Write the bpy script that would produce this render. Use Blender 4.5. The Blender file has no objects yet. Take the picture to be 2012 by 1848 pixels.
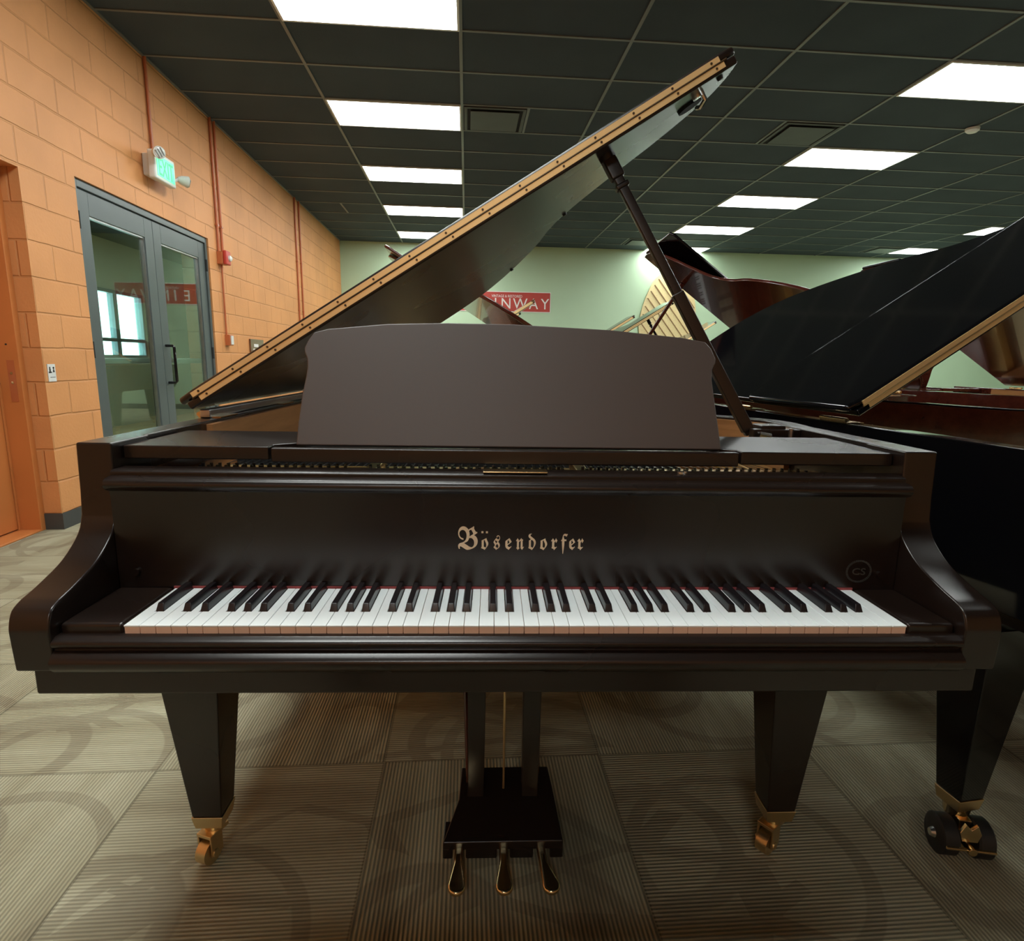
import bpy, bmesh, math, random
from mathutils import Vector, Matrix
random.seed(7)
S = bpy.context.scene
C = S.collection
R = math.radians

# ---------------------------------------------------------------- camera
FPX, CZ = 1157.84, 1.0755
YAW, PITCH, ROLL = 0.07883, -0.18477, 0.01621
fw = Vector((math.sin(YAW)*math.cos(PITCH), math.cos(YAW)*math.cos(PITCH), math.sin(PITCH)))
rt = Vector((math.cos(YAW), -math.sin(YAW), 0)); up = rt.cross(fw)
r2 = math.cos(ROLL)*rt + math.sin(ROLL)*up; u2 = -math.sin(ROLL)*rt + math.cos(ROLL)*up
cd = bpy.data.cameras.new('camera'); cam = bpy.data.objects.new('camera', cd); C.objects.link(cam)
cam.matrix_world = Matrix((( r2.x, u2.x, -fw.x, 0), (r2.y, u2.y, -fw.y, 0), (r2.z, u2.z, -fw.z, CZ), (0, 0, 0, 1)))
cd.sensor_fit = 'HORIZONTAL'; cd.sensor_width = 36; cd.lens = FPX/2012*36; cd.clip_start = .02; cd.clip_end = 200
S.camera = cam

# ---------------------------------------------------------------- world, exposure
w = bpy.data.worlds.new('daylight'); S.world = w; w.use_nodes = True
w.node_tree.nodes['Background'].inputs[0].default_value = (.78, .93, 1, 1)
w.node_tree.nodes['Background'].inputs[1].default_value = 9.0
S.view_settings.view_transform = 'Standard'; S.view_settings.look = 'None'
S.view_settings.exposure = 0.0; S.view_settings.gamma = 1; S.view_settings.use_curve_mapping = False
LAMP = 21.0          # emission of the ceiling panels
CEIL = 3.336
GX, GY, TX, TY = -1.264, 4.626, 1.2192, .6096
WX, BY, FY, RX = -2.493, 12.45, -3.8, 13.4

# ---------------------------------------------------------------- materials
def mat(name, col, rough=.5, metal=0, spec=.5, emit=None, estr=0, coat=0):
    m = bpy.data.materials.new(name); m.use_nodes = True
    b = m.node_tree.nodes['Principled BSDF']
    b.inputs['Base Color'].default_value = (*col, 1); b.inputs['Roughness'].default_value = rough
    b.inputs['Metallic'].default_value = metal; b.inputs['Specular IOR Level'].default_value = spec
    if coat: b.inputs['Coat Weight'].default_value = coat; b.inputs['Coat Roughness'].default_value = .03
    if emit: b.inputs['Emission Color'].default_value = (*emit, 1); b.inputs['Emission Strength'].default_value = estr
    return m
class NT:
    def __init__(s, m): s.t = m.node_tree; s.b = s.t.nodes['Principled BSDF']
    def n(s, ty, **k):
        o = s.t.nodes.new('ShaderNode'+ty)
        for a, v in k.items(): setattr(o, a, v)
        return o
    def l(s, a, b): s.t.links.new(a, b)
    def math(s, op, a, b=None, c=None):
        o = s.n('Math', operation=op)
        for i, x in enumerate((a, b, c)):
            if x is None: continue
            if hasattr(x, 'is_linked'): s.l(x, o.inputs[i])
            else: o.inputs[i].default_value = x
        return o.outputs[0]
    def coords(s, kind='Object'):
        return s.n('TexCoord').outputs[kind]
    def noise(s, vec, scale, detail=3, rough=.5):
        o = s.n('TexNoise'); o.inputs['Scale'].default_value = scale; o.inputs['Detail'].default_value = detail
        o.inputs['Roughness'].default_value = rough
        if vec: s.l(vec, o.inputs['Vector'])
        return o.outputs['Fac']
    def mapping(s, vec, scale=(1, 1, 1), loc=(0, 0, 0), rot=(0, 0, 0)):
        o = s.n('Mapping'); o.inputs['Scale'].default_value = scale; o.inputs['Location'].default_value = loc
        o.inputs['Rotation'].default_value = rot; s.l(vec, o.inputs['Vector']); return o.outputs[0]
    def ramp(s, fac, stops):
        o = s.n('ValToRGB'); s.l(fac, o.inputs[0])
        while len(o.color_ramp.elements) < len(stops): o.color_ramp.elements.new(.5)
        for e, (p, c) in zip(o.color_ramp.elements, stops): e.position = p; e.color = (*c, 1)
        return o.outputs[0]
    def mix(s, fac, a, b, blend='MIX'):
        o = s.n('Mix', data_type='RGBA', blend_type=blend)
        if hasattr(fac, 'is_linked'): s.l(fac, o.inputs[0])
        else: o.inputs[0].default_value = fac
        for i, x in ((6, a), (7, b)):
            if hasattr(x, 'is_linked'): s.l(x, o.inputs[i])
            else: o.inputs[i].default_value = (*x, 1)
        return o.outputs[2]
    def bump(s, h, strength=.3, dist=.01):
        o = s.n('Bump'); o.inputs['Strength'].default_value = strength; o.inputs['Distance'].default_value = dist
        s.l(h, o.inputs['Height']); s.l(o.outputs[0], s.b.inputs['Normal'])

def noisy(name, col, rough, amt=.15, scale=6, bump=0, bscale=80, stretch=(1, 1, 1), **k):
    m = mat(name, col, rough, **k); t = NT(m); v = t.mapping(t.coords(), stretch)
    f = t.noise(v, scale, 4)
    lo = tuple(c*(1-amt) for c in col); hi = tuple(min(1, c*(1+amt)) for c in col)
    t.l(t.ramp(f, [(.3, lo), (.7, hi)]), t.b.inputs['Base Color'])
    if bump: t.bump(t.noise(v, bscale, 2), bump, .002)
    return m
def satin(name, col, rough, spec=.5):
    m = mat(name, col, rough, spec=spec); t = NT(m)
    f = t.noise(t.mapping(t.coords(), (1, 1, 1)), 2, 2)
    mr = t.n('MapRange'); mr.inputs[3].default_value = rough-.01; mr.inputs[4].default_value = rough+.02
    t.l(f, mr.inputs[0]); t.l(mr.outputs[0], t.b.inputs['Roughness'])
    return m
def wood(name, a, b, rough=.45, stretch=(1.2, 14, 14), coat=0, spec=.5):
    m = mat(name, a, rough, coat=coat, spec=spec); t = NT(m); v = t.mapping(t.coords(), stretch)
    f = t.noise(v, 3, 6, .65)
    t.l(t.ramp(f, [(.3, a), (.7, b)]), t.b.inputs['Base Color'])
    return m

M = {}
M['ebony'] = satin('satin_ebony', (.0135, .0078, .0058), .27, .6)  # brown in the base stands in for warm reflections of the room behind
M['desk'] = satin('satin_desk', (.058, .038, .030), .50, .85)  # lighter copy of the ebony, missing desk highlight lifted into the base colour
M['gloss'] = satin('polished_ebony', (.004, .004, .005), .07, .5)
M['mahog'] = wood('polished_mahogany', (.040, .008, .005), (.085, .018, .010), .16, (1, 6, 6), .4)
M['walnut'] = wood('polished_walnut', (.11, .045, .022), (.20, .09, .045), .16, (1, 6, 6), .4)
M['rimwood'] = wood('inner_rim_veneer', (.30, .13, .045), (.46, .22, .085), .4, (1.0, 1.0, 12))
M['spruce'] = wood('spruce_soundboard', (.66, .53, .26), (.80, .66, .35), .5, (14, .8, 14))
M['brass'] = noisy('satin_brass', (.74, .55, .30), .34, .12, 5, metal=1)
M['hinge'] = noisy('brass_hinge', (.99, .70, .34), .45, .04, 3, metal=.6)
M['brassb'] = noisy('bright_brass', (.84, .64, .36), .22, .08, 8, metal=1)
M['goldplate'] = noisy('bronze_plate_paint', (.50, .33, .12), .38, .1, 10, metal=.8)
M['steel'] = noisy('steel', (.55, .56, .58), .3, .1, 8, metal=1)
M['nickel'] = noisy('nickel', (.75, .74, .70), .25, .06, 8, metal=1)
M['ivory'] = mat('white_key_top', (.92, .97, .97), .3)
M['keyfront'] = noisy('key_front', (.97, .72, .57), .45, .03, 20)
M['blackkey'] = satin('black_key', (.012, .010, .012), .24)
M['felt'] = noisy('red_felt', (.30, .06, .06), .95, .2, 60)
M['blackfelt'] = noisy('black_felt', (.02, .02, .02), .95, .2, 60)
M['rubber'] = noisy('black_rubber', (.012, .012, .012), .55, .2, 30)
M['inlay'] = noisy('brass_inlay', (.95, .80, .58), .45, .04, 30, metal=.1)
M['faint'] = mat('faded_decal', (.05, .05, .044), .4)
M['decal'] = mat('decal_black', (.006, .006, .006), .35)

def block_wall(name, col):
    m = mat(name, col, .55, spec=.35); t = NT(m)
    g = t.n('TexCoord').outputs['Object']
    sp = t.n('SeparateXYZ'); t.l(g, sp.inputs[0])
    geo = t.n('NewGeometry'); ns = t.n('SeparateXYZ'); t.l(geo.outputs['Normal'], ns.inputs[0])
    side = t.math('GREATER_THAN', t.math('ABSOLUTE', ns.outputs[1]), .5)
    mx = t.n('Mix', data_type='FLOAT'); t.l(side, mx.inputs[0]); t.l(sp.outputs[1], mx.inputs[2]); t.l(sp.outputs[0], mx.inputs[3])
    wob = t.math('MULTIPLY', t.math('SUBTRACT', t.noise(g, 7, 2), .5), .012)
    cb = t.n('CombineXYZ'); t.l(t.math('ADD', mx.outputs[0], .12), cb.inputs[0])
    t.l(t.math('ADD', t.math('SUBTRACT', sp.outputs[2], .097), wob), cb.inputs[1])
    br = t.n('TexBrick'); t.l(cb.outputs[0], br.inputs['Vector']); br.inputs['Scale'].default_value = 1
    br.inputs['Brick Width'].default_value = .406; br.inputs['Row Height'].default_value = .2009
    br.inputs['Mortar Size'].default_value = .0075; br.inputs['Mortar Smooth'].default_value = .6
    br.inputs['Color1'].default_value = (1, 1, 1, 1); br.inputs['Color2'].default_value = (.82, .82, .82, 1); br.inputs['Mortar'].default_value = (0, 0, 0, 1)
    n1 = t.noise(g, 1.7, 4); n2 = t.noise(g, 55, 4)
    base = t.ramp(n1, [(.3, tuple(c*.9 for c in col)), (.7, tuple(min(1, c*1.08) for c in col))])
    fade = t.math('MULTIPLY', br.outputs['Fac'], t.math('ADD', .04, t.math('MULTIPLY', t.noise(g, 3.1, 3), .4)))
    t.l(t.mix(fade, base, tuple(c*.62 for c in col)), t.b.inputs['Base Color'])
    h = t.math('ADD', t.math('MULTIPLY', br.outputs['Fac'], t.math('MULTIPLY', t.noise(g, 2.3, 2), -1.7)), t.math('MULTIPLY', n2, .22))
    h = t.math('ADD', h, t.math('MULTIPLY', br.outputs['Color'], .15))
    t.bump(h, .75, .008)
    return m
M['block'] = block_wall('painted_orange_block', (.70, .31, .115))
M['orange'] = noisy('orange_paint', (.60, .21, .06), .4, .05, 3, bump=.1)
M['conduit'] = noisy('orange_conduit_paint', (.52, .15, .055), .35, .06, 5)
M['green'] = noisy('mint_green_wall', (.50, .68, .47), .6, .03, 1.2, bump=.12, bscale=60)
M['greytrim'] = noisy('grey_rubber_base', (.06, .065, .065), .5, .06, 10)
M['doorgrey'] = noisy('dark_grey_door_paint', (.085, .105, .105), .38, .05, 4)
M['white'] = noisy('white_plastic', (.75, .76, .74), .4, .03, 10)
M['red'] = noisy('red_plastic', (.55, .05, .035), .35, .06, 10)
M['signred'] = noisy('red_sign', (.50, .065, .05), .45, .05, 6)
M['signwhite'] = mat('sign_white', (.85, .83, .8), .5)
M['plaster'] = noisy('corridor_plaster', (.50, .64, .56), .7, .05, 2)
M['darkceil'] = noisy('dark_corridor_ceiling', (.05, .07, .08), .7, .1, 2)
M['hallfloor'] = noisy('corridor_floor', (.56, .53, .33), .45, .08, 3)
M['winframe'] = noisy('window_frame_blue_grey', (.16, .24, .27), .35, .05, 6)
M['exitgreen'] = mat('exit_green', (.1, .8, .35), .4, emit=(.10, 1, .38), estr=1.0)
M['exitlet'] = mat('exit_letter', (.03, .5, .2), .4, emit=(.01, .62, .17), estr=.8)
M['clear'] = mat('lamp_lens', (.8, .8, .78), .15)
M['screw'] = mat('dark_screw', (.10, .06, .03), .4, metal=.6)

def lamp_mat():
    m = mat('light_diffuser', (.9, .9, .9), .5, emit=(.95, 1, .97), estr=LAMP); return m
M['lamp'] = lamp_mat(); M['lampfill'] = mat('corridor_fill_diffuser', (.9, .9, .9), .5, emit=(1, .99, .92), estr=17)  # the corridor one serves the added fill light
def tile_mat():
    m = mat('black_ceiling_tile', (.022, .024, .024), .85, spec=.25); t = NT(m); g = t.coords()
    f = t.noise(g, 160, 2); f2 = t.noise(g, 1.2, 3)
    t.l(t.ramp(f2, [(.3, (.042, .058, .072)), (.7, (.055, .074, .090))]), t.b.inputs['Base Color'])
    t.bump(f, .35, .003); return m
M['tile'] = tile_mat()
M['tbar'] = noisy('grey_ceiling_grid', (.15, .16, .155), .42, .08, 3)
M['vent'] = noisy('charcoal_vent', (.05, .053, .052), .5, .08, 6)

def carpet():
    m = mat('patterned_carpet_tiles', (.2, .18, .12), .95, spec=.15); t = NT(m)
    g = t.coords(); sp = t.n('SeparateXYZ'); t.l(g, sp.inputs[0]); P = .59
    u = t.math('DIVIDE', t.math('ADD', sp.outputs[0], .22), P); v = t.math('DIVIDE', t.math('SUBTRACT', sp.outputs[1], 1.445), P)
    fu, fv = t.math('FLOOR', u), t.math('FLOOR', v)
    par = t.math('ABSOLUTE', t.math('MODULO', t.math('ADD', t.math('ADD', fu, fv), 1), 2))
    tu, tv = t.math('SUBTRACT', u, fu), t.math('SUBTRACT', v, fv)
    def sel(a, b):
        mx = t.n('Mix', data_type='FLOAT'); t.l(par, mx.inputs[0]); t.l(a, mx.inputs[2]); t.l(b, mx.inputs[3]); return mx.outputs[0]
    across = sel(sp.outputs[0], sp.outputs[1]); along = sel(sp.outputs[1], sp.outputs[0])
    # which parity has ribs across x
    rib = t.math('SINE', t.math('MULTIPLY', across, 2*math.pi/.0088))
    cb = t.n('CombineXYZ'); t.l(t.math('MULTIPLY', across, 110), cb.inputs[0]); t.l(t.math('MULTIPLY', along, 12), cb.inputs[1])
    yarn = t.noise(cb.outputs[0], 1, 3, .6)
    cb2 = t.n('CombineXYZ'); t.l(t.math('MULTIPLY', across, 9), cb2.inputs[0]); t.l(t.math('MULTIPLY', along, 1.3), cb2.inputs[1])
    t.l(t.math('ADD', fu, t.math('MULTIPLY', fv, 7.3)), cb2.inputs[2])
    band = t.noise(cb2.outputs[0], 1, 2)
    # overlapping rings and strokes printed on the tiles
    cid = t.n('CombineXYZ'); t.l(fu, cid.inputs[0]); t.l(fv, cid.inputs[1])
    wn = t.n('TexWhiteNoise', noise_dimensions='3D'); t.l(cid.outputs[0], wn.inputs['Vector'])
    cs = t.n('SeparateXYZ'); t.l(wn.outputs['Color'], cs.inputs[0])
    def ring(ox, oy, rad, wd):
        dx = t.math('SUBTRACT', tu, t.math('ADD', ox, t.math('MULTIPLY', cs.outputs[0], .5)))
        dy = t.math('SUBTRACT', tv, t.math('ADD', oy, t.math('MULTIPLY', cs.outputs[1], .5)))
        d = t.math('SQRT', t.math('ADD', t.math('MULTIPLY', dx, dx), t.math('MULTIPLY', dy, dy)))
        q = t.math('ABSOLUTE', t.math('SUBTRACT', d, rad))
        mr = t.n('MapRange', interpolation_type='SMOOTHSTEP'); t.l(q, mr.inputs[0]); mr.inputs[1].default_value = wd*.7; mr.inputs[2].default_value = wd
        mr.inputs[3].default_value = 1; mr.inputs[4].default_value = 0
        return mr.outputs[0]
    warp = t.n('TexVoronoi', feature='DISTANCE_TO_EDGE'); wv = t.mapping(g, (1.5, 2.9, 1), (.3, .1, 0), (0, 0, .5)); t.l(wv, warp.inputs['Vector']); warp.inputs['Scale'].default_value = 1.4
    edge = t.math('LESS_THAN', warp.outputs['Distance'], .045)
    gate = t.math('GREATER_THAN', t.noise(g, 1.1, 1), .47)
    rings = t.math('MAXIMUM', ring(.1, .1, .27, .05), t.math('MAXIMUM', ring(.4, .0, .42, .035), t.math('MULTIPLY', edge, gate)))
    soft = t.math('MULTIPLY', rings, t.math('ADD', .25, t.math('MULTIPLY', t.noise(g, 9, 3), .55)))
    base = t.ramp(band, [(.25, (.36, .31, .20)), (.5, (.53, .50, .34)), (.75, (.66, .64, .46))])
    base = t.mix(t.math('MULTIPLY', soft, .6), base, (.20, .15, .10))
    col = t.mix(t.math('MULTIPLY', yarn, .45), base, t.mix(.5, base, (.05, .04, .025), 'MULTIPLY'))
    lift = t.math('MULTIPLY', t.math('ADD', t.math('MULTIPLY', rib, .5), .5), .42)
    col = t.mix(t.math('SUBTRACT', .42, lift), col, (.03, .022, .015))
    e = t.math('MINIMUM', t.math('MINIMUM', tu, t.math('SUBTRACT', 1, tu)), t.math('MINIMUM', tv, t.math('SUBTRACT', 1, tv)))
    col = t.mix(t.math('MULTIPLY', t.math('LESS_THAN', e, .006), .35), col, (.05, .04, .025))
    t.l(col, t.b.inputs['Base Color'])
    t.bump(t.math('ADD', rib, t.math('MULTIPLY', yarn, 1.2)), .5, .003)
    return m
M['carpet'] = carpet()

def glass_mat(name, tint=(.80, .90, .86), f0=.07):
    m = bpy.data.materials.new(name); m.use_nodes = True; nt = m.node_tree
    nt.nodes.remove(nt.nodes['Principled BSDF']); out = nt.nodes['Material Output']
    tr = nt.nodes.new('ShaderNodeBsdfTransparent'); tr.inputs[0].default_value = (*tint, 1)
    gl = nt.nodes.new('ShaderNodeBsdfGlossy'); gl.inputs['Roughness'].default_value = .012; gl.inputs[0].default_value = (.95, 1, .97, 1)
    geo = nt.nodes.new('ShaderNodeNewGeometry'); dp = nt.nodes.new('ShaderNodeVectorMath'); dp.operation = 'DOT_PRODUCT'
    nt.links.new(geo.outputs['Incoming'], dp.inputs[0]); nt.links.new(geo.outputs['Normal'], dp.inputs[1])
    def mm(op, a, b=None):
        o = nt.nodes.new('ShaderNodeMath'); o.operation = op
        for i, x in enumerate((a, b)):
            if x is None: continue
            if hasattr(x, 'is_linked'): nt.links.new(x, o.inputs[i])
            else: o.inputs[i].default_value = x
        return o.outputs[0]
    fac = mm('ADD', mm('MULTIPLY', mm('POWER', mm('SUBTRACT', 1, mm('ABSOLUTE', dp.outputs['Value'])), 4.0), .85), f0)
    mx = nt.nodes.new('ShaderNodeMixShader')
    nt.links.new(fac, mx.inputs[0]); nt.links.new(tr.outputs[0], mx.inputs[1]); nt.links.new(gl.outputs[0], mx.inputs[2])
    nt.links.new(mx.outputs[0], out.inputs[0]); return m
M['glass'] = glass_mat('door_glass')

# ---------------------------------------------------------------- mesh helpers
class MB:
    def __init__(s): s.v = []; s.f = []; s.mi = []; s.cur = 0
    def add(s, vs, fs):
        o = len(s.v); s.v += [tuple(p) for p in vs]; s.f += [tuple(i+o for i in f) for f in fs]; s.mi += [s.cur]*len(fs)
    def box(s, x0, x1, y0, y1, z0, z1):
        s.add([(x, y, z) for x in (x0, x1) for y in (y0, y1) for z in (z0, z1)],
              [(0, 1, 3, 2), (4, 6, 7, 5), (0, 4, 5, 1), (2, 3, 7, 6), (0, 2, 6, 4), (1, 5, 7, 3)]); return s
    def obox(s, c, ax, ay, az, hx, hy, hz):
        c, ax, ay, az = Vector(c), Vector(ax).normalized(), Vector(ay).normalized(), Vector(az).normalized()
        s.add([c+ax*hx*i+ay*hy*j+az*hz*k for i in (-1, 1) for j in (-1, 1) for k in (-1, 1)],
              [(0, 1, 3, 2), (4, 6, 7, 5), (0, 4, 5, 1), (2, 3, 7, 6), (0, 2, 6, 4), (1, 5, 7, 3)]); return s
    def prism(s, pts, f, a, b):
        """pts: 2D outline, f(u, v, w) -> point, extruded from w=a to w=b"""
        n = len(pts); s.add([f(u, v, a) for u, v in pts]+[f(u, v, b) for u, v in pts],
              [tuple(range(n))[::-1], tuple(range(n, 2*n))]+[(i, (i+1) % n, (i+1) % n+n, i+n) for i in range(n)]); return s
    def ring(s, out, inn, z0, z1, closed=False):
        n = len(out); vs = []
        for (a, b) in ((out, z0), (inn, z0), (out, z1), (inn, z1)): vs += [(p[0], p[1], b) for p in a]
        fs = []; rng = range(n if closed else n-1)
        for i in rng:
            j = (i+1) % n
            fs += [(i, j, j+2*n, i+2*n), (j+n, i+n, i+3*n, j+3*n), (i+2*n, j+2*n, j+3*n, i+3*n), (j, i, i+n, j+n)]
        if not closed:
            fs += [(0, 2*n, 3*n, n), (n-1, 2*n-1, 4*n-1, 3*n-1)]
        s.add(vs, fs); return s
    def tube(s, pts, r, seg=10, cap=True):
        pts = [Vector(p) for p in pts]; rs = r if isinstance(r, (list, tuple)) else [r]*len(pts); vs = []; 
        for i, p in enumerate(pts):
            d = (pts[min(i+1, len(pts)-1)]-pts[max(i-1, 0)]).normalized()
            a = d.orthogonal().normalized() if i == 0 else (pa - d*pa.dot(d)).normalized()
            pa = a; b = d.cross(a)
            vs += [p+(a*math.cos(2*math.pi*k/seg)+b*math.sin(2*math.pi*k/seg))*rs[i] for k in range(seg)]
        fs = [(i*seg+k, i*seg+(k+1) % seg, (i+1)*seg+(k+1) % seg, (i+1)*seg+k) for i in range(len(pts)-1) for k in range(seg)]
        if cap: fs += [tuple(range(seg))[::-1], tuple(range((len(pts)-1)*seg, len(pts)*seg))]
        s.add(vs, fs); return s
    def taper(s, c0, h0, c1, h1):
        (x0, y0, z0), (x1, y1, z1) = c0, c1; a, b = h0; c, d = h1
        s.add([(x0-a, y0-b, z0), (x0+a, y0-b, z0), (x0+a, y0+b, z0), (x0-a, y0+b, z0),
               (x1-c, y1-d, z1), (x1+c, y1-d, z1), (x1+c, y1+d, z1), (x1-c, y1+d, z1)],
              [(3, 2, 1, 0), (4, 5, 6, 7), (0, 1, 5, 4), (1, 2, 6, 5), (2, 3, 7, 6), (3, 0, 4, 7)]); return s
    def build(s, name, mats, parent=None, bevel=0, seg=2, smooth=False, angle=40):
        me = bpy.data.meshes.new(name); me.from_pydata(s.v, [], s.f)
        ms = mats if isinstance(mats, (list, tuple)) else [mats]
        for m in ms: me.materials.append(m)
        for p, i in zip(me.polygons, s.mi): p.material_index = i
        bm = bmesh.new(); bm.from_mesh(me); bmesh.ops.recalc_face_normals(bm, faces=bm.faces); bm.to_mesh(me); bm.free()
        o = bpy.data.objects.new(name, me); C.objects.link(o)
        if parent: o.parent = parent
        if bevel:
            b = o.modifiers.new('bevel', 'BEVEL'); b.width = bevel; b.segments = seg; b.limit_method = 'ANGLE'; b.angle_limit = R(30)
        if smooth or bevel:
            me.shade_smooth()
            bm = bmesh.new(); bm.from_mesh(me)
            for e in bm.edges:
                if len(e.link_faces) == 2 and e.calc_face_angle(0) > R(angle): e.smooth = False
            bm.to_mesh(me); bm.free()
            if bevel:
                for e in me.edges: e.use_edge_sharp = False
                wn = o.modifiers.new('normals', 'WEIGHTED_NORMAL'); wn.keep_sharp = True
        return o
def empty(name, loc, rz=0, label=None, cat=None, group=None):
    o = bpy.data.objects.new(name, None); C.objects.link(o); o.location = loc; o.rotation_euler = (0, 0, rz); o.empty_display_size = .1
    if label: tag(o, label, cat, group)
    return o
def tag(o, label, cat, group=None):
    o['label'] = label; o['category'] = cat
    if group: o['group'] = group
    return o
def struct(o): o['kind'] = 'structure'; return o
XY = lambda u, v, w: (u, v, w)       # outline in plan, extruded up
YZ = lambda u, v, w: (w, u, v)       # outline seen from the side, extruded in x
XZ = lambda u, v, w: (u, w, v)       # outline seen from the front, extruded in y
def catmull(P, n=6):
    out = []
    for i in range(len(P)-1):
        p0, p1, p2, p3 = [Vector(P[max(0, min(len(P)-1, k))]) for k in (i-1, i, i+1, i+2)]
        for k in range(n):
            t = k/n; out.append(.5*((2*p1)+(p2-p0)*t+(2*p0-5*p1+4*p2-p3)*t*t+(3*p1-p0-3*p2+p3)*t**3))
    out.append(Vector(P[-1])); return [(p[0], p[1]) for p in out]
def offset(P, d):
    out = []
    for i, p in enumerate(P):
        a = Vector(P[max(i-1, 0)]); b = Vector(P[min(i+1, len(P)-1)]); t = (b-a).normalized()
        out.append((p[0]+t.y*d, p[1]-t.x*d))
    return out
def text(body, name, size, material, parent, M4, ext=.001, align='CENTER', font_scale_x=1):
    cu = bpy.data.curves.new(name, 'FONT'); cu.body = body; cu.size = size; cu.extrude = ext; cu.align_x = align; cu.resolution_u = 3
    t = bpy.data.objects.new(name, cu); C.objects.link(t)
    bpy.context.view_layer.update()
    me = bpy.data.meshes.new_from_object(t.evaluated_get(bpy.context.evaluated_depsgraph_get()))
    C.objects.unlink(t); bpy.data.objects.remove(t)
    me.transform(Matrix.Scale(font_scale_x, 4, (1, 0, 0))); me.transform(M4)
    me.materials.clear(); me.materials.append(material)
    o = bpy.data.objects.new(name, me); C.objects.link(o)
    if parent: o.parent = parent
    return o

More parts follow.
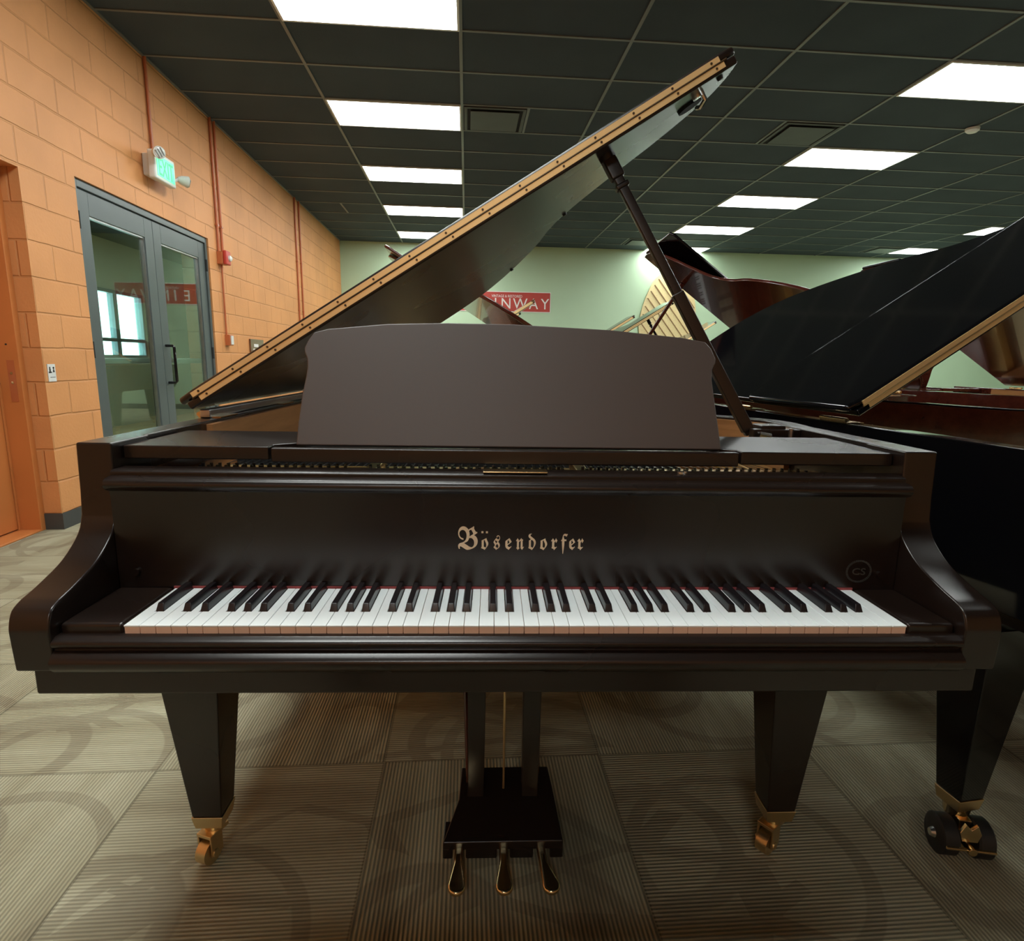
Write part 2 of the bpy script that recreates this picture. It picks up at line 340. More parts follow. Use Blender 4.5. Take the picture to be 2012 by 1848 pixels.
# ================================================================ the room
def room():
    struct(MB().box(WX-3.2, RX+.2, FY-.2, BY+.2, -.1, 0).build('floor', M['carpet']))
    c = struct(MB().box(WX, RX, FY, BY, CEIL, CEIL+.06).build('ceiling', M['tile']))
    g = MB()
    i = math.floor((WX-GX)/TX); 
    while GX+i*TX < RX:
        x = GX+i*TX
        if x > WX: g.box(x-.012, x+.012, FY, BY, CEIL-.008, CEIL+.001)
        i += 1
    j = math.ceil((FY-GY)/TY)
    while GY+j*TY < BY:
        y = GY+j*TY; g.box(WX, RX, y-.011, y+.011, CEIL-.007, CEIL+.0015); j += 1
    for (ci, rj) in ((-.5, 8), (1.5, 2), (3.5, 2), (3.5, 11), (7.5, 11)):
        x = GX+ci*TX; y = GY+rj*TY; g.box(x-.012, x+.012, y, y+TY, CEIL-.007, CEIL+.001)
    struct(g.build('ceiling_grid', M['tbar'], c))
    # back wall
    struct(MB().box(WX, RX, BY, BY+.15, 0, CEIL).build('wall_back', M['green']))
    struct(MB().box(WX, RX, BY-.012, BY, 0, .1).build('baseboard_back', M['greytrim']))
    struct(MB().box(RX, RX+.15, FY, BY, 0, CEIL).build('wall_right', M['green']))
    struct(MB().box(WX, RX, FY-.15, FY, 0, CEIL).build('wall_front', M['block']))
    # left wall with two openings
    T = .26; X0 = WX-T
    wl = MB()
    D1a, D1b, D1t = 2.62, 3.735, 2.09          # orange door recess
    D2a, D2b, D2t = 4.235, 6.215, 2.185        # glazed double door
    wl.box(X0, WX, FY, D1a, 0, CEIL); wl.box(X0, WX, D1a, D1b, D1t, CEIL)
    wl.box(X0, WX, D1b, D2a, 0, CEIL); wl.box(X0, WX, D2a, D2b, D2t, CEIL); wl.box(X0, WX, D2b, BY, 0, CEIL)
    struct(wl.build('wall_left', M['block'], bevel=0))
    b = MB(); b.box(WX, WX+.008, D1b-.008, D2a, 0, .1); b.box(WX-.1, WX, D1b-.008, D1b, 0, .1)
    b.box(WX, WX+.008, D2b, BY, 0, .1); b.box(WX, WX+.008, FY, D1a, 0, .1)
    struct(b.build('baseboard_left', M['greytrim']))
    # orange door in its frame
    d = struct(empty('door_1', (WX-.2, D1a, 0)))
    ox, oy = WX-.2, D1a
    fr = MB(); fx0, fx1 = WX-.26-ox, WX-.1-ox
    fr.box(fx0, fx1, D1b-oy-.045, D1b-oy, 0, D1t); fr.box(fx0, fx1, 0, .045, 0, D1t); fr.box(fx0, fx1, .045, D1b-oy-.045, D1t-.045, D1t)
    fr.box(fx0+.0, fx0+.045, D1b-oy-.062, D1b-oy-.045, 0, D1t-.045)
    fr.box(fx0-.02, fx1, 0, D1b-oy-.045, 0, .012)
    fr.build('door_frame', M['orange'], d, bevel=.003)
    lf = MB().box(fx0-.002, fx0+.04, .05, D1b-oy-.066, .02, D1t-.05).build('door_leaf', M['orange'], d, bevel=.002)
    hd = MB(); hx = fx0+.04; hy = D1b-oy-.14
    hd.box(hx, hx+.012, hy-.03, hy+.03, .83, 1.0)
    hd.tube([(hx+.012, hy, .9), (hx+.06, hy, .9), (hx+.065, hy-.02, .9), (hx+.065, hy-.13, .9)], .011, 10)
    hd.build('lever_handle', M['nickel'], d, smooth=True)
    sk = MB(); yy = D1b-oy-.0465
    sk.box(WX-.168-ox, WX-.128-ox, yy-.001, yy+.001, .79, 1.03); sk.build('strike_plate', M['conduit'], d)
    for z in (.90, .955):
        MB().tube([(WX-.148-ox, yy-.003, z), (WX-.148-ox, yy+.002, z)], .008, 10).build('strike_hole', M['brassb'], d)
    MB().tube([(WX-.158-ox, yy-.002, 1.12), (WX-.158-ox, yy+.002, 1.12)], .005, 10).build('bolt_hole', M['blackfelt'], d)
    # glazed double door
    d = struct(empty('door_2', (WX-.06, D2a, 0))); ox, oy = WX-.06, D2a
    W2 = D2b-D2a; fr = MB()
    fr.box(-.06, .045, 0, .04, 0, D2t); fr.box(-.06, .045, W2-.04, W2, 0, D2t); fr.box(-.06, .045, .04, W2-.04, D2t-.05, D2t)
    fr.build('door_frame', M['doorgrey'], d, bevel=.003)
    mid = W2/2
    for k, (a, bb) in enumerate(((.043, mid-.002), (mid+.002, W2-.043))):
        lo, hi, st = .24, D2t-.205, .125
        lf = MB()
        lf.box(-.02, .03, a, a+st, .01, D2t-.055); lf.box(-.02, .03, bb-st, bb, .01, D2t-.055)
        lf.box(-.02, .03, a+st, bb-st, hi, D2t-.055); lf.box(-.02, .03, a+st, bb-st, .01, lo)
        lf = lf.build('door_leaf', M['doorgrey'], d, bevel=.003)
        bd = MB(); 
        for (y0, y1, z0, z1) in ((a+st, a+st+.012, lo, hi), (bb-st-.012, bb-st, lo, hi), (a+st+.012, bb-st-.012, hi-.012, hi), (a+st+.012, bb-st-.012, lo, lo+.012)):
            bd.box(-.005, .022, y0, y1, z0, z1)
        bd.build('glazing_bead', M['steel'], lf)
        MB().box(.002, .008, a+st+.004, bb-st-.004, lo+.004, hi-.004).build('glass_pane', M['glass'], lf)
        MB().box(-.075, -.045, a+.06, bb-.06, 1.0, 1.045).build('push_bar', M['steel'], lf, bevel=.004)
        for z in (.25, 1.1, 1.93):
            y = a-.012 if k == 0 else bb+.012
            MB().tube([(.038, y, z-.055), (.038, y, z+.055)], .011, 10).build('hinge', M['blackfelt'], lf, smooth=True)
        if k == 1:
            y = a+.045
            MB().tube([(.03, y, 1.15), (.085, y, 1.15), (.098, y, 1.138), (.098, y, .855), (.085, y, .843), (.03, y, .843)], .0115, 12).build('pull_handle', M['gloss'], lf, smooth=True)
    # corridor beyond the double door
    HX = -5.2
    def hall_wall(n, mm, *bx): return struct(MB().box(*bx).build(n, mm))
    ww = MB(); wy0, wy1, wz0, wz1 = 8.85, 10.22, 1.02, 2.0
    ww.box(HX-.12, HX, 2.2, wy0, 0, 2.7); ww.box(HX-.12, HX, wy1, 14, 0, 2.7); ww.box(HX-.12, HX, wy0, wy1, 0, wz0); ww.box(HX-.12, HX, wy0, wy1, wz1, 2.7)
    struct(ww.build('wall_corridor_outer', M['plaster']))
    hall_wall('wall_corridor_near', M['plaster'], HX, X0, 2.1, 2.2, 0, 2.7)
    hall_wall('wall_corridor_far', M['plaster'], HX, X0, 14, 14.1, 0, 2.7)
    hall_wall('wall_corridor_inner', M['plaster'], X0-.02, X0, BY, 14, 0, 2.7)
    hall_wall('ceiling_corridor', M['darkceil'], HX-.12, X0, 2.1, 14.1, 2.702, 2.76)
    hall_wall('floor_corridor', M['hallfloor'], HX, X0, 2.2, 14, 0, .006)
    win = struct(empty('window_1', (HX, wy0, wz0)))
    f = MB(); Wy, Wz = wy1-wy0, wz1-wz0
    f.box(-.08, .02, 0, .05, 0, Wz); f.box(-.08, .02, Wy-.05, Wy, 0, Wz); f.box(-.08, .02, .05, Wy-.05, 0, .04); f.box(-.08, .02, .05, Wy-.05, Wz-.05, Wz)
    f.box(-.07, .02, .55, .65, .04, Wz-.05); f.box(-.07, .02, .05, Wy-.05, .235, .285)
    f.build('window_frame', M['winframe'], win, bevel=.004)
    MB().box(-.03, -.024, .05, Wy-.05, .04, Wz-.05).build('glass_pane', M['glass'], win)

room()

# ---------------------------------------------------------------- ceiling fittings
def ceiling_light(ci, rj, label):
    x0, y0 = GX+ci*TX, GY+rj*TY; t = empty('ceiling_light', (x0+TX/2, y0+TY/2, CEIL-.012), 0, label, 'light', 'flat panel lights in the black ceiling')
    f = MB(); a, b = TX/2-.008, TY/2-.008; w_ = .016
    f.box(-a, a, -b, -b+w_, -.004, .008); f.box(-a, a, b-w_, b, -.004, .008); f.box(-a, -a+w_, -b+w_, b-w_, -.004, .008); f.box(a-w_, a, -b+w_, b-w_, -.004, .008)
    f.build('frame', M['white'], t)
    MB().box(-a+w_, a-w_, -b+w_, b-w_, -.001, .004).build('diffuser', M['lamp'], t)
names = ['nearest', 'second', 'third', 'fourth', 'fifth']
for k, j in enumerate((-1, 2, 5, 8, 11)):
    ceiling_light(0, j, 'white ceiling panel light, %s in the row beside the orange wall' % names[k])
for k, j in enumerate((0, 3, 6, 9)):
    ceiling_light(4, j, 'white ceiling panel light, %s in the middle row right of the raised lid' % names[k])
ceiling_light(4, 12, 'white ceiling panel light nearest the green wall in the middle row')
for j, l in ((8, 'small far ceiling panel light at right, above the glossy black lid edge'), (11, 'small far ceiling panel light at right, close to the green wall')):
    ceiling_light(8, j, l)
for (ci, j) in ((0, -4), (0, -7), (0, -13), (4, -3), (4, -6), (8, 5), (8, 2), (8, -1), (8, -4)):
    ceiling_light(ci, j, 'white ceiling panel light over the part of the room outside the frame')
def vent(ci, rj, label):
    x0, y0 = GX+ci*TX, GY+rj*TY; a = TX/4-.02; b = TY/2-.02
    t = empty('ceiling_vent', (x0+TX/4, y0+TY/2, CEIL-.004), 0, label, 'vent', 'square air diffusers in the ceiling')
    f = MB(); w_ = .03
    f.box(-a, a, -b, -b+w_, -.012, .003); f.box(-a, a, b-w_, b, -.012, .003); f.box(-a, -a+w_, -b+w_, b-w_, -.012, .003); f.box(a-w_, a, -b+w_, b-w_, -.012, .003)
    f.build('frame', M['vent'], t, bevel=.003)
    MB().box(-a+.06, a-.06, -b+.06, b-.06, -.022, -.014).build('face_plate', M['vent'], t, bevel=.003)
    MB().box(-a+w_, a-w_, -b+w_, b-w_, -.002, .002).build('backing', M['blackfelt'], t)
vent(1, 2, 'dark square ceiling vent beside the second panel light of the left row')
vent(3.5, 2, 'dark square ceiling vent just ahead of a middle row panel light')
vent(3.5, 11, 'dark square ceiling vent near the green wall above the black lid prop')
vent(7.5, 11, 'dark square ceiling vent near the green wall at far right')
tag(MB().tube([(4.83, 5.8, CEIL-.008), (4.83, 5.8, CEIL-.03), (4.83, 5.8, CEIL-.045)], [.06, .058, .04], 20).build('smoke_detector', M['white'], smooth=True), 'round white smoke detector on the black ceiling at upper right', 'smoke detector')

t = empty('corridor_fill_light', (-4.0, 7.0, 2.655), 0, 'added unseen ceiling light brightening the corridor behind the glazed double door', 'light')  # unseen lamp, added to brighten what shows through the door glass
MB().box(-.3, .3, -.6, .6, .012, .042).build('housing', M['white'], t)
MB().box(-.28, .28, -.58, .58, 0, .012).build('diffuser', M['lampfill'], t)
# ---------------------------------------------------------------- fittings on the left wall
def wall_fittings():
    x = WX
    def conduit(y, z0, z1, label, r=.0125, pts=None):
        o = MB().tube(pts or [(x+.015, y, z0), (x+.015, y, z1)], r, 10)
        for z in [z0+.25+k*.7 for k in range(int((z1-z0)/.7))]: o.box(x, x+.03, y-.02, y+.02, z-.008, z+.008)
        o = o.build('conduit', M['conduit'], smooth=True); tag(o, label, 'conduit', 'orange painted conduits on the block wall')
    conduit(5.25, 2.66, CEIL, 'orange conduit running from the ceiling down to the exit sign')
    conduit(6.42, 2.1, CEIL, 'orange conduit above the red fire alarm, the one nearer the glazed door')
    conduit(6.52, 2.1, CEIL, 'orange conduit above the red fire alarm, the one farther from the glazed door')
    conduit(9.28, .1, CEIL, 'nearer orange conduit of the far pair running the full wall height')
    conduit(9.50, .1, CEIL, 'farther orange conduit of the far pair running the full wall height')
    conduit(6.47, 1.29, 1.98, 'thin orange conduit joining the fire alarm to the box below', .009)
    t = empty('fire_alarm', (x, 6.46, 2.04), 0, 'red fire alarm strobe on the orange wall right of the glazed door', 'fire alarm')
    MB().box(0, .055, -.065, .065, -.06, .06).build('back_box', M['conduit'], t, bevel=.004)
    MB().box(.055, .09, -.055, .065, -.06, .075).build('housing', M['red'], t, bevel=.01)
    MB().tube([(.088, .02, .005), (.105, .02, .005), (.118, .02, .005)], [.03, .028, .012], 14).build('strobe_lens', M['clear'], t, smooth=True)
    t = empty('junction_box', (x, 6.5, 1.235), 0, 'small orange switch box with white face below the fire alarm', 'switch box')
    MB().box(0, .05, -.045, .045, -.055, .055).build('box', M['conduit'], t, bevel=.004)
    MB().box(.05, .062, -.03, .03, -.045, .045).build('face', M['white'], t, bevel=.004)
    t = empty('restroom_notice', (x, 3.797, .957), 0, 'small white wall plate with figures and raised dots beside the orange door', 'sign')
    MB().box(0, .005, -.033, .033, -.052, .052).build('plate', M['white'], t, bevel=.001)
    pic = MB()
    pic.box(.005, .0062, -.020, -.012, .006, .036); pic.box(.005, .0062, -.028, -.004, .000, .008); pic.box(.005, .0062, -.022, -.010, .014, .02)
    pic.tube([(.005, .016, .030), (.0065, .016, .030)], .006, 10); pic.prism([(.008, .004), (.024, .004), (.016, .026)], YZ, .005, .0062)
    for k in range(5): pic.box(.005, .0062, -.018+k*.009, -.013+k*.009, -.028, -.024)
    pic.build('pictogram', M['decal'], t)
    t = empty('wall_plaque', (x, 7.36, 1.15), 0, 'dark framed wall plaque with pale marks half hidden by the raised lid', 'plaque')
    MB().box(0, .02, -.22, .22, -.12, .12).build('board', M['walnut'], t, bevel=.004)
    MB().box(.02, .024, -.12, .02, .03, .065).box(.02, .024, -.15, -.1, -.01, .012).build('mark', M['signwhite'], t)
    # exit sign on a short arm
    ex = empty('exit_sign', (x, 5.22, 2.50), 0, 'lit green EXIT sign with two white emergency lamp heads above the glazed door', 'exit sign')
    MB().box(.0, .06, -.12, .06, -.06, .10).build('canopy', M['white'], ex, bevel=.008)
    MB().box(.06, .115, -.165, .165, -.088, .118).build('housing', M['white'], ex, bevel=.012)
    MB().box(.115, .118, -.135, .135, -.062, .092).build('face', M['exitgreen'], ex)
    Mt = Matrix(((0, 0, 1, .1182), (1, 0, 0, 0), (0, 1, 0, -.052), (0, 0, 0, 1)))
    text('EXIT', 'lettering', .185, M['exitlet'], ex, Mt, .0008, font_scale_x=.62)
    def head(y, z, d):
        h = MB(); p = Vector((.13, y, z)); q = p+Vector(d)*.05
        h.tube([p-Vector(d)*.03, p, q, q+Vector(d)*.006], [.018, .034, .045, .045], 16)
        ho = h.build('lamp_head', M['white'], ex, smooth=True)
        g = MB(); dd = Vector(d).normalized(); a = dd.orthogonal().normalized(); b = dd.cross(a)
        g.tube([q+dd*.0062, q+dd*.012], [.040, .03], 16); g.build('lens', M['clear'], ho, smooth=True)
        k = MB()
        for s_ in (-.02, 0, .02): k.obox(q+dd*.014+a*s_, a, b, dd, .0035, .03, .003)
        k.build('lens_rib', M['steel'], ho)
        MB().tube([p-Vector(d)*.025, (.09, y*.82, .09 if z > .05 else -.02)], .012, 8).build('lamp_arm', M['white'], ex)
    head(-.165, .09, (.75, -.62, -.2)); head(.225, .0, (.7, .62, -.1))
wall_fittings()

# ---------------------------------------------------------------- things on the back wall
def back_wall():
    sg = empty('banner_sign', (.705, BY-.004, 2.25), 0, 'red banner with white lettering high on the green wall', 'sign')
    MB().box(-1.004, 1.004, -.01, 0, -.187, .187).build('board', M['signred'], sg)
    MB().box(-1.018, 1.018, -.006, .002, -.201, .201).build('border', M['signwhite'], sg)
    Mt = lambda X, Z: Matrix(((1, 0, 0, X), (0, 0, 1, -.0112), (0, 1, 0, Z), (0, 0, 0, 1)))
    for ch, X in zip('STEINWAY', (-.86, -.59, -.335, -.115, .10, .39, .665, .90)):
        text(ch, 'letter', .30, M['signwhite'], sg, Mt(X, -.135), .001, font_scale_x=.95)
    text('VINTAGE & RESTORED', 'tagline', .072, M['signwhite'], sg, Mt(.117, .085), .001, font_scale_x=.86)
    # spruce soundboard hung on the wall
    sb = empty('display_soundboard', (4.2, BY-.03, 2.1), 0, 'pale yellow piano soundboard hung flat on the green wall', 'soundboard')
    out = catmull([(-.52, -.75), (-.62, -.3), (-.56, .1), (-.44, .45), (-.28, .72), (-.05, .82), (.2, .74), (.42, .5), (.56, .2), (.58, -.3), (.5, -.75)], 5)
    MB().prism(out, XZ, -.02, 0).build('board', M['spruce'], sb, bevel=.004)
    Mr = wood('soundboard_rib_wood', (.22, .13, .05), (.34, .2, .09))
    for k in range(9):
        c = Vector((-.62+k*.145, -.026, 0)); d = Vector((.62, 0, -.78)); n = Vector((.78, 0, .62))
        # clip rib against outline
        p0 = Vector((-.1, 0, .05))+n*((k-4)*.135)
        ts = [t/40 for t in range(-48, 49) if inside(out, p0.x+d.x*t/40, p0.z+d.z*t/40)]
        if len(ts) < 6: continue
        a, b = p0+d*(ts[0]+.04), p0+d*(ts[-1]-.04); m = (a+b)/2; m.y = -.026
        MB().obox(m, d, n, (0, 1, 0), (b-a).length/2, .008, .006).build('rib', Mr, sb)
def inside(P, x, y):
    c = False; j = len(P)-1
    for i in range(len(P)):
        (xi, yi), (xj, yj) = P[i], P[j]
        if (yi > y) != (yj > y) and x < (xj-xi)*(y-yi)/(yj-yi)+xi: c = not c
        j = i
    return c
back_wall()

# ================================================================ grand pianos
XL, XR = -.768, .752
LW = 1.474                                    # lid width
LIDF = .57                                    # where the front flap folds
BENT = [(LW, .57), (1.482, .66), (1.468, .75), (1.415, .83), (1.35, .90), (1.262, .975), (1.135, 1.10), (1.065, 1.25), (1.035, 1.42), (.975, 1.60), (.89, 1.78), (.79, 1.91), (.66, 1.98), (.5, 2.0), (.3, 1.975), (.12, 1.92), (.02, 1.83)]

def caster(parent, x, y, ang, big=False, m=None):
    """brass fork and wheel under a leg; x, y in piano space, wheel on the floor"""
    c = MB(); d = Vector((math.cos(ang), math.sin(ang), 0)); s_ = Vector((-d.y, d.x, 0)); 
    if not big:
        o = Vector((x, y, 0))+d*.022; r = .026
        c.tube([(x, y, .098), (x, y, .068)], [.024, .02], 12)
        for k in (-1, 1):
            c.obox(o+s_*k*.0165+Vector((0, 0, .044))-d*.006, d, s_, (0, 0, 1), .016, .0025, .024)
            c.tube([o+s_*k*.014+Vector((0, 0, .026)), o+s_*k*.022+Vector((0, 0, .026))], .009, 12)
        c.obox(Vector((x, y, .067))+d*.007, d, s_, (0, 0, 1), .026, .019, .004)
        f = c.build('caster_fork', M['brass'], parent, bevel=.0015)
        MB().tube([o-s_*.0125+Vector((0, 0, r)), o+s_*.0125+Vector((0, 0, r))], r, 24).build('caster_wheel', M['brass'], parent, smooth=True)
    else:
        r = .043; o = Vector((x, y, 0))+d*.025
        c.tube([(x, y, .115), (x, y, .08)], [.03, .024], 12)
        c.obox(o+Vector((0, 0, .055))-d*.008, d, s_, (0, 0, 1), .02, .013, .034)
        c.prism([(-.022, .0), (-.012, .022), (0, .010), (.012, .022), (.022, 0), (.016, -.02), (-.016, -.02)], lambda u, v, w_: tuple(o+s_*u+Vector((0, 0, .075+v))+d*w_), .028, .036)
        c.tube([o-s_*.05+Vector((0, 0, r))+d*.044, o+s_*.05+Vector((0, 0, r))+d*.044], .004, 8)
        c.tube([o+Vector((0, 0, r))+d*.02, o+Vector((0, 0, r))+d*.052], .009, 10)
        c.build('caster_fork', M['brassb'], parent, bevel=.0015)
        for k in (-1, 1):
            p = o+Vector((0, 0, r))
            MB().tube([p+s_*k*.018, p+s_*k*.022, p+s_*k*.05, p+s_*k*.054], [r-.004, r, r, r-.005], 28).build('caster_wheel', M['rubber'], parent, smooth=True)
            MB().tube([p+s_*k*.054, p+s_*k*.062], [.012, .008], 12).build('hub_cap', M['nickel'], parent, smooth=True)

def leg(root, x, y, mm, zt=.556, wt=.066, wb=.031, big=False, ang=-2.2):
    l = MB().taper((x, y, .115 if not big else .135), (wb, wb), (x, y, zt), (wt, wt)).build('leg', mm, root, bevel=.003)
    z0 = .115 if not big else .135
    MB().taper((x, y, z0-.03), (wb-.003, wb-.003), (x, y, z0), (wb+.002, wb+.002)).build('ferrule', M['brass'], l, bevel=.002)
    caster(l, x, y, ang, big)
    return l

def grand(name, label, loc, rz, body, inner, lid_under=None, lid_angle=32.03, ylen=1.0, detail=0, flap=True, flap_open=0, flap_mat=None, leg_xy=None, big=False, hinge=None, fold=.57, FD=.395, eb=.007):
    LF = fold
    root = empty(name, loc, rz, label, 'piano')
    A = lambda p: ((p[0], LF+(p[1]-.57)*ylen))
    bent = catmull([A(p) for p in BENT], 5)
    hinge = hinge or M['hinge']
    # ---- rim
    rimo = [(XL, .28)]+[(XL, .28+(LF+(1.78-.57)*ylen-.28)*k/6) for k in range(1, 7)]
    tailp = [(XL+.03+max(0, s_-.02)*(1.515-.03)/1.46, y) for s_, y in bent][::-1]
    tailp = [p for p in tailp if p[0] < XR-.002 or p[1] > LF+.03]
    tailp = [(min(p[0], XR), p[1]) for p in tailp]
    rimo = rimo+tailp+[(XR, .28)]
    cl = [rimo[0]]
    for p in rimo[1:]:
        if math.hypot(p[0]-cl[-1][0], p[1]-cl[-1][1]) > .012: cl.append(p)
    rimo = cl
    rimi = offset(rimo, .052); rimw = offset(rimo, .066)
    rimi[0] = (XL+.052, .28); rimi[-1] = (XR-.052, .28); rimw[0] = (XL+.066, .28); rimw[-1] = (XR-.066, .28)
    MB().ring(rimo, rimi, .60, .925).build('rim', body, root, bevel=.003, angle=30)
    wi = [i for i, p in enumerate(rimw) if p[1] > .5]
    i0, i1 = wi[0], wi[-1]
    MB().ring(rimi[i0:i1+1], rimw[i0:i1+1], .70, .918).build('inner_rim', inner, root, smooth=True)
    # ---- arms with scrolled fronts
    prof = [(.285, .925), (.17, .925), (.1665, .84), (.163, .80)]+catmull([(.163, .80), (.148, .77), (.105, .738), (.052, .718), (.012, .707)], 4)[1:]+catmull([(.012, .707), (-.008, .697), (-.0175, .675), (-.018, .655), (-.015, .602)], 4)[1:]+[(.285, .602)]
    for (a, b) in ((XL, XL+.06), (XR-.06, XR)):
        MB().prism(prof, YZ, a, b).build('arm', body, root, bevel=.0035, seg=3)
    MB().box(XL+.014, XR-.014, .0, .30, .555, .602).build('keybed', body, root, bevel=.004)
    bt = offset(rimo, .014); bt[0] = (XL+.014, .285); bt[-1] = (XR-.014, .285)
    MB().prism(bt, XY, .575, .60).build('bottom_frame', body, root)
    # ---- key slip
    ks = [(.012, .602), (-.018, .602)]+catmull([(-.018, .602), (-.027, .612), (-.028, .624), (-.018, .633)], 4)[1:]+catmull([(-.018, .633), (-.012, .637), (-.018, .643), (-.0185, .650), (-.008, .656)], 4)[1:]+[(.012, .656)]
    MB().prism(ks, YZ, XL+.06, XR-.06).build('key_slip', body, root, smooth=True, angle=50)
    sh = -.008
    for (a, b) in ((XL+.0605, -.6135), (.6135, XR-.0605)):
        MB().box(a, b, .002, .151, .6025, .672).build('cheek_block', body, root, bevel=.006, seg=3)
    # ---- fallboard
    fb = [(.152, .664), (.152, .835), (.150, .845)]+catmull([(.150, .845), (.139, .850), (.134, .858), (.139, .867), (.152, .870)], 4)[1:]+catmull([(.152, .870), (.158, .871), (.158, .877), (.166, .880)], 3)[1:]+[(.200, .880), (.200, .66)]
    MB().prism(fb, YZ, XL+.061, XR-.061).build('fallboard', body, root, smooth=True, angle=50)
    # ---- keys
    KW = 1.222/52; x0 = -.611
    if detail >= 1:
        pat = 'ABCDEFG'; has = {'A', 'C', 'D', 'F', 'G'}
        off = {'A': .002, 'C': -.002, 'D': .002, 'F': -.0025, 'G': 0.0}
        bc = {}
        for k in range(51):
            if pat[k % 7] in has: bc[k] = x0+(k+1)*KW+off[pat[k % 7]]
        for k in range(52):
            a, b = x0+k*KW+.0004, x0+(k+1)*KW-.0004
            la = bc[k-1]+.0075 if (k-1) in bc else a; rb = bc[k]-.0075 if k in bc else b
            P = [(a, 0), (b, 0), (b, .051), (rb, .051), (rb, .149), (la, .149), (la, .051), (a, .051)]
            Q = [P[0]]
            for p in P[1:]:
                if math.hypot(p[0]-Q[-1][0], p[1]-Q[-1][1]) > 1e-5: Q.append(p)
            m = MB(); m.prism(Q, XY, .667, .670); m.cur = 1; m.prism([(u+(0 if 0 else 0), max(v, .0015)) for u, v in Q], XY, .650, .667)
            m.build('white_key', [M['ivory'], M['keyfront']], root, bevel=.0005, seg=1)
        for k, xc in bc.items():
            MB().add
            m = MB(); hb, ht = .0068, .0047
            m.add([(xc-hb, .0525, .668), (xc+hb, .0525, .668), (xc+hb, .149, .668), (xc-hb, .149, .668),
                   (xc-ht, .0585, .6815), (xc+ht, .0585, .6815), (xc+ht, .149, .6825), (xc-ht, .149, .6825)],
                  [(3, 2, 1, 0), (4, 5, 6, 7), (0, 1, 5, 4), (1, 2, 6, 5), (2, 3, 7, 6), (3, 0, 4, 7)])
            m.build('black_key', M['blackkey'], root, bevel=.0012, seg=2)
        MB().box(-.613, .613, .1495, .1517, .660, .6735).build('felt_strip', M['felt'], root)
        MB().box(-.613, .613, .01, .148, .6025, .649).build('key_frame', M['rimwood'], root)
    else:
        m = MB(); m.box(-.611, .611, 0, .15, .604, .67); m.cur = 1
        for k in range(51):
            if k % 7 in (0, 2, 3, 5, 6): m.box(x0+(k+1)*KW-.006, x0+(k+1)*KW+.006, .053, .15, .67, .682)
        m.build('keyboard', [M['ivory'], M['blackkey']], root)
    # ---- music desk and shelves
    MB().prism([(XL+.062, .198), (-.452, .198), (-.452, .225), (-.405, .262), (-.405, .425), (XL+.062, .425)], XY, .893, .917).build('side_shelf', body, root, bevel=.0025)
    MB().prism([(.405, .198), (XR-.062, .198), (XR-.062, .425), (.38, .425), (.38, .24), (.405, .222)], XY, .893, .917).build('side_shelf', body, root, bevel=.0025)
    MB().box(-.448, .401, .198, .214, .889, .915).build('desk_rail', body, root, bevel=.0025)
    MB().box(-.40, .375, .2145, .42, .895, .907).build('desk_tray', body, root, bevel=.002)
    O = [(-0.412, 0.0), (-0.411, 0.04), (-0.407, 0.094), (-0.402, 0.131), (-0.4005, 0.150), (-0.402, 0.166), (-0.4075, 0.179), (-0.408, 0.188), (-0.402, 0.203), (-0.392, 0.219), (-0.367, 0.226), (-0.256, 0.238), (-0.14, 0.2425), (-0.013, 0.242), (0.174, 0.234), (0.313, 0.221), (0.358, 0.213), (0.369, 0.2), (0.377, 0.179), (0.376, 0.171), (0.369, 0.158), (0.367, 0.136), (0.372, 0.075), (0.378, 0.0)]
    cph, sph = math.cos(R(20)), math.sin(R(20)); TH = .016
    f = lambda u, v, w_: (u, .226+v*sph+w_*cph, .9165+v*cph-w_*sph)
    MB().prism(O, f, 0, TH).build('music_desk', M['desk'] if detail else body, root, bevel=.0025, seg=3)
    if detail:
        for x in (-.25, .22):
            MB().tube([(x, .30, 1.08), (x, .40, .91)], .005, 8).build('desk_support', M['brass'], root)
    # ---- inside
    inn = [p for p in rimw if p[1] > .45]
    MB().prism(inn, XY, .72, .735).build('soundboard', M['spruce'], root)
    if detail >= 1:
        MB().box(XL+.067, XR-.067, .215, .45, .70, .838).build('pin_block', M['goldplate'], root)
        pins = MB(); pf = MB()
        for i in range(76):
            for r_ in range(3):
                x = -.62+i*.0163+(r_ % 2)*.005
                if -.335 < x < -.30 or .09 < x < .12 or x > .58: continue
                pins.tube([(x, .262+r_*.022, .838), (x, .260+r_*.022, .868)], .0034, 6)
        o = pins.build('tuning_pins', M['steel'], root); o['kind'] = 'stuff'
        MB().box(-.31, -.285, .225, .44, .838, .858).build('plate_strut', M['goldplate'], root, bevel=.003)
        MB().box(.12, .145, .225, .44, .838, .858).build('plate_strut', M['goldplate'], root, bevel=.003)
        MB().box(XL+.07, -.63, .225, .44, .838, .866).build('end_block', M['rimwood'], root, bevel=.003)
        plate = MB()
        po, pi_ = offset(inn, .002), offset(inn, .07)
        plate.ring(po, pi_, .79, .81)
        for x, y1 in ((-.45, 1.8), (-.15, 1.75), (.12, 1.45), (.38, .95)): plate.box(x-.015, x+.015, .45, LF+(y1-.57)*ylen, .79, .815)
        plate.build('iron_plate', M['goldplate'], root, bevel=.003)
        st = MB()
        for i in range(70):
            x = -.66+i*.0185; ye = 1.86-max(0, (x+.35))*1.02
            ye = LF+(min(ye, 1.85)-.57)*ylen-.05
            if ye > .5: st.tube([(x, .33, .835), (x, ye, .812)], .0011, 4, False)
        o = st.build('strings', M['steel'], root); o['kind'] = 'stuff'
        dm = MB().box(-.66, .40, .55, .575, .816, .85).build('damper_felts', M['blackfelt'], root); dm['kind'] = 'stuff'
